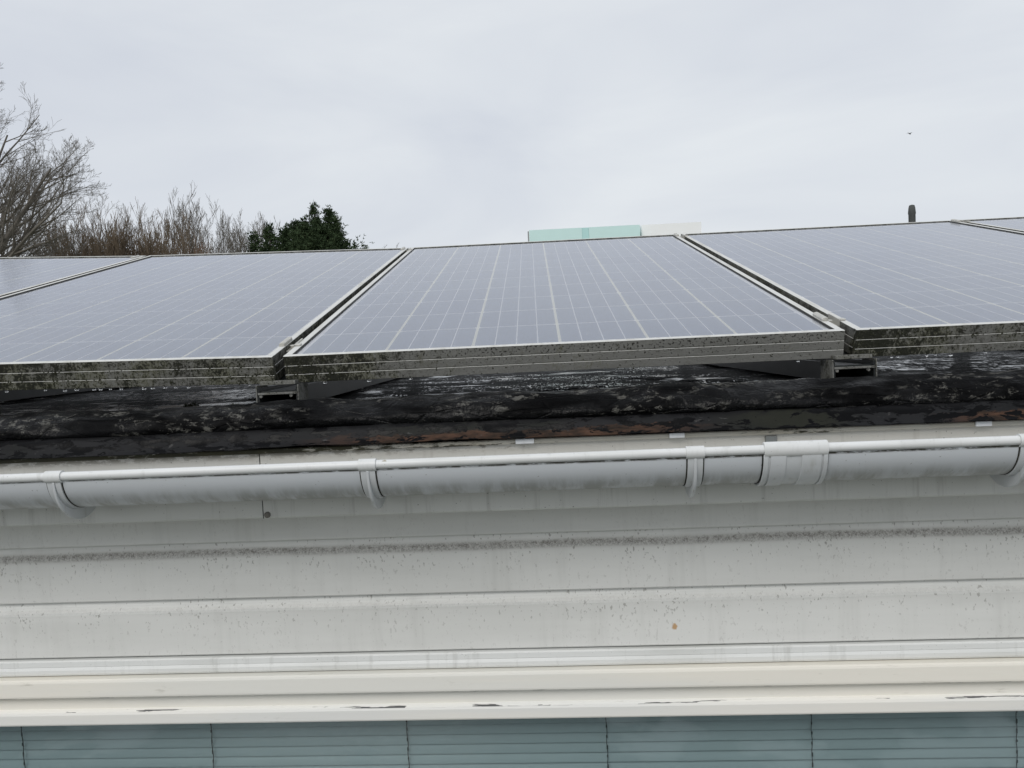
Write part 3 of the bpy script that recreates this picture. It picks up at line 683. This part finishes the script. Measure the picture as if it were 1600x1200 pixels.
# ------------------------------------------------------------------ mounting rails with clamps in the gaps between panels
CA, SA = math.cos(ALPHA), math.sin(ALPHA)
def slope(x, s, h): return (x, s*CA - h*SA, s*SA + h*CA)      # s metres up the slope, h above the panel plane
def rail(ix, label):
    xc = ix*(PW+GAP) - GAP/2
    hgt = {-1: 0.019, 0: 0.0, 1: 0.0, 2: 0.0}[ix]
    e = empty('mounting_rail', (xc, 0, hgt)); tag(e, label, 'rail', 'rails carrying the solar panels')
    w, t = 0.036, 0.003
    top, bot = -0.0545, -0.0885 - hgt
    m = MB().box(-w, -w+t, -0.012, 1.62, bot, top).box(w-t, w, -0.012, 1.62, bot, top).box(-w+t, w-t, -0.012, 1.62, bot, bot+t).box(-w+t, w-t, -0.006, 1.62, top-0.009, top-0.006)
    m.build('channel', M_RAIL, e)
    for x0, x1 in ((-w-0.0022, -w-0.0002), (w+0.0002, w+0.0022)):
        bevel(MB().box(x0, x1, -0.0145, 0.045, bot, top+0.004).build('end_bracket', M_RAILEND, e), 0.0006)
    bevel(MB().box(-w+0.001, w-0.001, -0.0148, -0.0122, top-0.0125, top-0.0085).build('front_lip', M_RAILEND, e), 0.0006)
    bevel(MB().box(-w+0.005, w-0.004, -0.0105, 0.020, top+0.0045, top+0.0115).build('bearing_plate', M_RAILEND, e), 0.0008)
    for x in (-w+0.006, w-0.012):
        V, F = [], []; tube(V, F, [Vector((x, -0.0100, bot+0.019)), Vector((x, -0.0135, bot+0.019))], [0.0032, 0.0028], 8, True)
        mesh_obj('bolt', V, F, M_RAILEND, e)
    # rear support post under the raised end
    bevel(MB().box(-0.022, 0.022, 1.54, 1.58, bot, 1.52*SA-0.055).build('rear_post', M_RAIL, e), 0.002)
    MB().box(-0.02, 0.02, 0.02, 1.58, 0, 0.001)
    # inclined beam that the panel frames sit on
    V = []
    for s in (0.02, 1.62):
        for h in (-0.0905 if s > 1 else -0.0535, -0.0520):
            for x in (-0.030, 0.030): V.append(slope(x, s, h))
    mesh_obj('beam', V, [(0, 1, 5, 4), (2, 6, 7, 3), (0, 4, 6, 2), (1, 3, 7, 5), (0, 2, 3, 1), (4, 5, 7, 6)], M_RAIL, e)
    for s in (0.105, 1.60):
        c = empty('clamp', slope(0, s, 0)); c.rotation_euler = (ALPHA, 0, 0); c.parent = e
        # two barred cheeks gripping the frames, and the bolt between
        bp = [(-0.0215, 0.0004), (-0.0215, 0.0040), (-0.0195, 0.0062), (-0.0140, 0.0074), (-0.0105, 0.0058), (-0.0100, 0.0004)]
        V, F = extrude_profile(bp, [-0.026, 0.026]); bevel(mesh_obj('cheek', [(y, x, z) for x, y, z in V], F, M_CLAMP, c), 0.0008)
        bevel(MB().box(0.0100, 0.0205, -0.030, -0.018, 0.0004, 0.0032).build('hook', M_CLAMP, c), 0.0008)
        bevel(MB().box(0.0080, 0.0098, -0.030, 0.026, -0.020, 0.0030).build('web', M_CLAMP, c), 0.0004)
        bevel(MB().box(-0.0098, 0.0078, -0.026, 0.026, -0.012, -0.0095).build('bridge', M_CLAMP, c), 0.0006)
        V, F = [], []; tube(V, F, [Vector((-0.001, -0.006, -0.045)), Vector((-0.001, -0.006, -0.0095)), Vector((-0.001, -0.006, -0.003))], [0.004, 0.004, 0.006], 6, True)
        mesh_obj('bolt', V, F, M_CLAMP, c)
    return e
rail(-1, 'black mounting rail under the leftmost gap between panels')
rail(0, 'black box rail end under the gap left of the middle panel')
rail(1, 'black box rail end under the gap right of the middle panel')
rail(2, 'black mounting rail under the far right gap between panels')

# ------------------------------------------------------------------ drops hanging from the frames
dv, df = [], []
N = 10; RINGS = [(0.0, 0.0022), (-0.0009, 0.0027), (-0.0020, 0.0031), (-0.0033, 0.0030), (-0.0044, 0.0022), (-0.0050, 0.0010)]
for z, r in RINGS:
    for k in range(N): dv.append((r*math.cos(2*math.pi*k/N), r*math.sin(2*math.pi*k/N), z))
for j in range(len(RINGS)-1):
    for k in range(N): df.append((j*N+k, j*N+(k+1) % N, (j+1)*N+(k+1) % N, (j+1)*N+k)[::-1])
df.append(tuple(range(N))); df.append(tuple((len(RINGS)-1)*N+k for k in range(N))[::-1])
drop_me = bpy.data.meshes.new('water_drop'); drop_me.from_pydata(dv, [], df); drop_me.materials.append(M_WATER)
drop_me.polygons.foreach_set('use_smooth', [True]*len(drop_me.polygons))
for ix, xs, lab in ((-1, (-0.514, -0.442, -0.406, -0.384, -0.352, -0.34, -0.322, -0.302, -0.26, -0.244, -0.221, -0.202, -0.178, -0.066), 'clear water drop hanging from the algae covered panel edge at left'),
                    (0, (0.07, 0.15, 0.225, 0.913), 'clear water drop hanging from the middle panel front edge'),
                    (1, (1.076, 1.087, 1.137, 1.152, 1.178, 1.238), 'clear water drop hanging from the right hand panel front edge')):
    for x in xs:
        mw = PAN[ix].matrix_world; p = mw @ Vector((x - ix*(PW+GAP), -0.0012, -0.0499))
        o = bpy.data.objects.new('water_drop', drop_me); col.objects.link(o); o.location = p
        s = R.uniform(0.75, 1.25); o.scale = (s, s, s*R.uniform(0.8, 1.15)); o.rotation_euler = (0, 0, R.uniform(0, 6))
        tag(o, lab, 'water drop', lab.replace('clear water drop', 'drops'))

# ------------------------------------------------------------------ vent pipe on the roof far behind the panels
vp = empty('vent_pipe', (4.395, 7.0, -0.094)); tag(vp, 'grey weathered vent pipe with a tapered cowl above the right panels', 'vent pipe')
M_VENT = m_flat('weathered_grey_pipe', (0.085, 0.09, 0.088), 0.75, var=0.35, scale=18)
V, F = [], []; tube(V, F, [Vector((0, 0, 0)), Vector((0, 0, 1.01)), Vector((0, 0, 1.02))], [0.026, 0.026, 0.024], 20, True)
mesh_obj('pipe', V, F, M_VENT, vp, smooth=True, autosmooth=40)
V, F = [], []; tube(V, F, [Vector((0, 0, z)) for z in (1.00, 1.005, 1.215, 1.225, 1.285, 1.308, 1.314)], [0.027, 0.034, 0.034, 0.038, 0.032, 0.026, 0.012], 20, True)
mesh_obj('cowl', V, F, M_VENT, vp, smooth=True, autosmooth=50)
V, F = [], []; tube(V, F, [Vector((0, 0, 0.0)), Vector((0, 0, 0.02)), Vector((0, 0, 0.08))], [0.09, 0.085, 0.03], 20, True)
mesh_obj('flashing', V, F, M_FELT, vp, smooth=True)

# ------------------------------------------------------------------ far building with a teal rooftop block
far = empty('far_building', (0.3, 80, GZ)); tag(far, 'distant pale building with a teal glass clad top storey', 'building')
M_TEAL = m_flat('teal_cladding', (0.64, 0.86, 0.835), 0.25, 0, 0.5, var=0.05, scale=0.6)
M_TEALD = m_flat('teal_cladding_dark', (0.50, 0.77, 0.75), 0.25, 0, 0.5, var=0.04, scale=0.6)
M_FARW = m_flat('far_white_cladding', (0.95, 0.96, 0.96), 0.6, var=0.015, scale=0.5)
top = 13.9
MB().box(-4, 30, 0.6, 18, 0, 11.6).build('wall', M_FARW, far)
for (a, b, zt, m, dy) in ((0.0, 5.36, top, M_TEAL, 0), (5.37, 6.04, top-0.01, M_TEALD, 0.06), (6.05, 11.2, top, M_TEAL, 0)):
    MB().box(a, b, dy, 8, 11.6, zt).build('clad_panel', m, far)
MB().box(11.5, 17.6, 1.0, 9, 11.6, top+0.1).build('plant_screen', M_FARW, far)
MB().box(-0.16, -0.02, 0.0, 0.1, 11.5, top-0.1).build('corner_post', m_flat('far_grey', (0.3, 0.32, 0.32), 0.6), far)
for r in range(4):
    for c in range(9):
        o = MB().box(-2.6+c*3.4, -0.8+c*3.4, 0.52, 0.62, 1.2+r*2.6, 2.7+r*2.6).build('window_pane', m_flat('far_glass', (0.08, 0.10, 0.11), 0.1) if r+c == 0 else bpy.data.materials['far_glass'], far)

# ------------------------------------------------------------------ bare trees and shrubs behind the house
TW = 0.0032
def grow(V, F, rng, p, d, length, rad, level, maxl, nseg, spread, upb, kids, sides):
    pts = [p.copy()]; dirs = [d.copy()]; q = p.copy()
    for i in range(nseg):
        w_ = 0.055 if level == 0 else 0.10
        d = (d + Vector((rng.gauss(0, w_), rng.gauss(0, w_), rng.gauss(0, w_*0.7) + upb*(1 if level == 0 else 2.5)))).normalized()
        q = q + d*(length/nseg); pts.append(q.copy()); dirs.append(d.copy())
    last = level == maxl
    rads = [max(rad*(1-0.75*i/nseg), TW) for i in range(nseg+1)]
    tube(V, F, pts, rads, sides if level < 2 else 3)
    if last: return
    n = kids[level]
    for k in range(n):
        t = 0.22 + 0.78*(k + rng.random())/n if level else 0.18 + 0.82*(k+rng.random())/n
        i = min(int(t*nseg), nseg-1); fr = t*nseg - i
        b = pts[i].lerp(pts[i+1], min(fr, 1)); dd = dirs[i+1]
        ax = dd.cross(Vector((rng.gauss(0, 1), rng.gauss(0, 1), rng.gauss(0, 1))))
        if ax.length < 1e-3: continue
        nd = Matrix.Rotation(math.radians(rng.uniform(*spread)), 3, ax.normalized()) @ dd
        if nd.z < -0.15: nd.z *= -0.3
        ln = length*rng.uniform(0.36, 0.60)*(1.15-0.55*t)
        grow(V, F, rng, b, nd.normalized(), ln, max(rads[i]*0.55, 0.004), level+1, maxl, max(3, nseg-1), spread, upb*1.05, kids, sides)

def tree(name, label, cat, x, y, fork, limbs, rt, seed, mat, kids=(9, 8, 6, 3), maxl=4, spread=(22, 52), upb=0.05, group=None):
    rng = random.Random(seed); e = empty(name, (x, y, GZ)); tag(e, label, cat, group)
    V, F = [], []
    if fork > 0.2:
        tube(V, F, [Vector((0, 0, -0.05)), Vector((0.03, 0, fork*0.5)), Vector((0, 0, fork))], [rt*1.5, rt*1.08, rt], 10)
        mesh_obj('trunk', V, F, mat, e, smooth=True)
    V, F = [], []
    for (az, inc, ln, rr) in limbs:
        d = Vector((math.sin(inc)*math.cos(az), math.sin(inc)*math.sin(az), math.cos(inc)))
        grow(V, F, rng, Vector((0, 0, max(fork-0.15, 0))), d, ln, rr, 0, maxl, 7, spread, upb, kids, 7)
    mesh_obj('crown', V, F, mat, e)
    return e
D = math.radians
tree('bare_tree', 'tall bare deciduous tree with spreading limbs at the far left edge', 'tree', -16.6, 22, 4.8,
     [(D(0), D(47), 4.9, 0.11), (D(-20), D(56), 4.6, 0.085), (D(8), D(34), 4.6, 0.09), (D(8), D(20), 5.2, 0.09), (D(5), D(8), 6.2, 0.11), (D(172), D(12), 6.8, 0.12), (D(185), D(36), 6.2, 0.11), (D(80), D(34), 5.0, 0.09), (D(-75), D(36), 5.0, 0.09), (D(5), D(66), 3.0, 0.05)],
     0.24, 5, M_BARK, kids=(10, 7, 6, 3), upb=0.015)
tree('bare_tree', 'slender bare tree behind the tall one at the left edge', 'tree', -20.6, 28, 3.8,
     [(D(5), D(30), 6.0, 0.09), (D(60), D(15), 6.6, 0.09), (D(150), D(20), 6.5, 0.09), (D(-60), D(25), 6.0, 0.09), (D(0), D(50), 4.2, 0.06)], 0.2, 9, M_BARKP, kids=(9, 8, 5, 3))
tree('bare_tree', 'pale thin bare tree between the tall tree and the brown thicket', 'tree', -18.4, 31.5, 4.0,
     [(D(10), D(32), 4.6, 0.06), (D(70), D(14), 4.9, 0.06), (D(170), D(30), 4.4, 0.06), (D(-60), D(20), 4.6, 0.06)], 0.12, 12, M_BARKP, kids=(9, 7, 5, 3))
TW = 0.0062
def thicket(x, y, h, w, n, seed, mat, label, name='bare_shrub', kids=(11, 8, 4), group='brown thicket behind the left panels'):
    rng = random.Random(seed)
    limbs = [(rng.uniform(0, 2*math.pi), rng.uniform(0.02, w), h*rng.uniform(0.78, 1.05), rng.uniform(0.028, 0.05)) for _ in range(n)]
    return tree(name, label, 'shrub', x, y, 0, limbs, 0.05, seed, mat, kids=kids, maxl=3, spread=(12, 34), upb=0.045, group=group)
thicket(-17.6, 30, 6.2, 0.24, 26, 21, M_BARKB, 'brown twiggy shrub nearest the tall bare tree')
thicket(-16.6, 31.5, 6.6, 0.22, 28, 22, M_BARKB, 'tallest brown twiggy shrub in the thicket on the left')
thicket(-15.7, 33, 6.5, 0.24, 28, 23, M_BARKB, 'brown twiggy shrub at the right end of the thicket')
thicket(-17.3, 33, 6.4, 0.18, 12, 24, M_BARKP, 'pale twiggy shrub showing through the back of the thicket')
thicket(-17.2, 38, 6.4, 0.17, 14, 26, m_flat('russet_twig', (0.17, 0.10, 0.065), 0.9, var=0.25), 'low russet bush right of the brown thicket', kids=(9, 7, 4))
for i, (x, y, h, lab) in enumerate(((-17.9, 40, 9.9, 'greyish bare tree just right of the brown thicket'), (-17.0, 42, 9.8, 'second greyish bare tree right of the brown thicket'),
                                    (-16.2, 44, 9.6, 'third greyish bare tree towards the conifer'), (-15.6, 46, 9.3, 'smallest greyish bare tree next to the conifer'))):
    rng = random.Random(40+i)
    limbs = [(rng.uniform(0, 6.28), rng.uniform(0.08, 0.42), (h-4.2)*rng.uniform(0.8, 1.0), 0.045) for _ in range(6)]
    tree('bare_tree', lab, 'tree', x, y, 4.4, limbs, 0.12, 60+i, M_BARKP, kids=(9, 7, 4), maxl=3, spread=(16, 38), upb=0.06, group='greyish bare trees in the distance')
rng = random.Random(3)
tree('bare_tree', 'faint far bare tree tip just right of the conifer', 'tree', -13.2, 72, 6, [(rng.uniform(0, 6.28), rng.uniform(0.1, 0.5), 4.9, 0.06) for _ in range(6)], 0.2, 77, M_BARKP, kids=(8, 6, 3), maxl=3, spread=(20, 42))

# ------------------------------------------------------------------ conifer
def conifer(leaders, x, y, label):
    rng = random.Random(31); e = empty('conifer', (x, y, GZ)); tag(e, label, 'conifer')
    V, F = [], []
    n = NT('conifer_foliage'); f = n.noise(1.6, 4, 0.6); f2 = n.noise(9, 3)
    c = n.mix(f, (0.024, 0.046, 0.022), (0.065, 0.095, 0.042)); c = n.mix(n.step(f2, 0.55, 0.75, 0, 0.6), c, (0.085, 0.095, 0.045))
    mfol = n.pbr(c, 0.8, 0, None, 0.2)
    TV, TF = [], []
    for (lx, ly, zt, rad, zb) in leaders:
        tube(TV, TF, [Vector((lx*0.5, ly*0.5, 0)), Vector((lx, ly, zb)), Vector((lx, ly, zt))], [0.13, 0.08, 0.01], 6)
        H = zt - zb; nb = int(28*H*max(rad, 1.0))
        for k in range(nb):
            t = (k + rng.random())/nb; z = zt - H*t**0.85
            az = rng.uniform(0, 2*math.pi); r = rad*(0.05 + 0.95*t**0.9)*rng.uniform(0.5, 1.2)
            o = Vector((lx, ly, z)); d = Vector((math.cos(az), math.sin(az), rng.uniform(0.1, 0.8) + (1-t)*0.5)).normalized()
            m = max(10, int(r*34))
            for j in range(m):
                s = rng.random(); p = o + d*(r*s) + Vector((rng.gauss(0, 0.06), rng.gauss(0, 0.06), 0.16*r*s*s + rng.gauss(0, 0.05)))
                for q in range(5):        # feathery spray: narrow pointed leaf scales
                    dd = (d + Vector((rng.gauss(0, 0.75), rng.gauss(0, 0.75), rng.gauss(0.15, 0.6)))).normalized()
                    ln = rng.uniform(0.06, 0.17)*(1.1-0.3*s); wd = ln*rng.uniform(0.09, 0.17)
                    sd = dd.cross(Vector((rng.gauss(0, 1), rng.gauss(0, 1), rng.gauss(0, 1))))
                    if sd.length < 1e-3: continue
                    sd.normalize(); b = len(V)
                    V += [p, p + dd*ln*0.45 + sd*wd, p + dd*ln, p + dd*ln*0.45 - sd*wd]; F.append((b, b+1, b+2, b+3))
    mesh_obj('trunk', TV, TF, M_BARK, e)
    mesh_obj('crown', V, F, mfol, e)
    return e
cx = -7.2
conifer([(-6.95-cx, 0, 7.70, 1.2, 4.6), (-6.50-cx, 0.2, 7.55, 1.9, 4.6), (-6.75-cx, -0.2, 7.05, 2.0, 4.6), (-7.66-cx, 0.1, 7.20, 1.7, 4.6), (-8.10-cx, 0, 6.85, 1.5, 4.6), (-7.30-cx, 0.1, 7.32, 0.7, 4.6), (-7.95-cx, 0, 7.05, 0.7, 4.6), (-6.25-cx, 0, 7.25, 0.8, 4.6), (-8.56-cx, 0, 7.08, 1.25, 4.6), (-9.12-cx, 0, 6.86, 1.0, 4.6), (-5.95-cx, 0, 6.42, 1.1, 4.6), (-7.25-cx, -0.3, 7.0, 1.9, 4.6)],
        cx, 26, 'dark green feathery conifer rising behind the left panel')

# ------------------------------------------------------------------ bird
bird = empty('bird', (29.2, 60, 14.15)); tag(bird, 'tiny dark bird flying in the grey sky at upper right', 'bird')
bird.rotation_euler = (0, D(12), D(35))
bvv, bff = [], []
tube(bvv, bff, [Vector((-0.16, 0, 0)), Vector((-0.08, 0, 0.0)), Vector((0.0, 0, 0.005)), Vector((0.09, 0, 0.01)), Vector((0.13, 0, 0.02)), Vector((0.16, 0, 0.015))], [0.012, 0.03, 0.042, 0.034, 0.022, 0.004], 8, True)
b = len(bvv)
bvv += [Vector(p) for p in ((0.06, 0.02, 0.02), (0.03, 0.16, 0.07), (-0.06, 0.30, 0.03), (-0.04, 0.14, 0.05), (-0.05, 0.02, 0.01), (0.06, -0.02, 0.02), (0.03, -0.16, 0.07), (-0.06, -0.30, 0.03), (-0.04, -0.14, 0.05), (-0.05, -0.02, 0.01), (-0.15, 0, 0), (-0.25, 0.05, 0), (-0.25, -0.05, 0))]
bff += [(b, b+1, b+3, b+4), (b+1, b+2, b+3), (b+5, b+9, b+8, b+6), (b+6, b+8, b+7), (b+10, b+11, b+12)]
mesh_obj('body', bvv, bff, m_flat('dark_plumage', (0.03, 0.03, 0.03), 0.8), bird)

# ------------------------------------------------------------------ moss clumps and debris on the felt edge
M_MOSS = m_flat('dark_moss', (0.025, 0.028, 0.014), 0.95, var=0.5, scale=80)
def clump(x, y, z, r, label, seed):
    rng = random.Random(seed); V, F = [], []
    for k in range(130):
        a = rng.uniform(0, 6.28); q = r*math.sqrt(rng.random()); h = 0.55*r*(1-(q/r)**2)
        p = Vector((math.cos(a)*q, math.sin(a)*q, h*rng.random())); d = Vector((rng.gauss(0, 0.5), rng.gauss(0, 0.5), 1)).normalized(); s = d.cross(Vector((rng.gauss(0, 1), rng.gauss(0, 1), 0.1))).normalized()
        ln = r*rng.uniform(0.18, 0.35); b = len(V); V += [p-s*ln*0.25, p+s*ln*0.25, p+d*ln]; F.append((b, b+1, b+2))
    o = mesh_obj('moss_clump', V, F, M_MOSS); o.location = (x, y, z); tag(o, label, 'moss', 'moss clumps along the felt edge'); return o
clump(-0.235, 0.14, -0.092, 0.016, 'small dark moss clump on the wet felt left of the rail', 1)
clump(-0.075, -0.045, -0.084, 0.012, 'small dark moss clump against the left rail end', 2)
clump(1.075, -0.05, -0.087, 0.012, 'small dark moss clump beside the right rail end', 3)
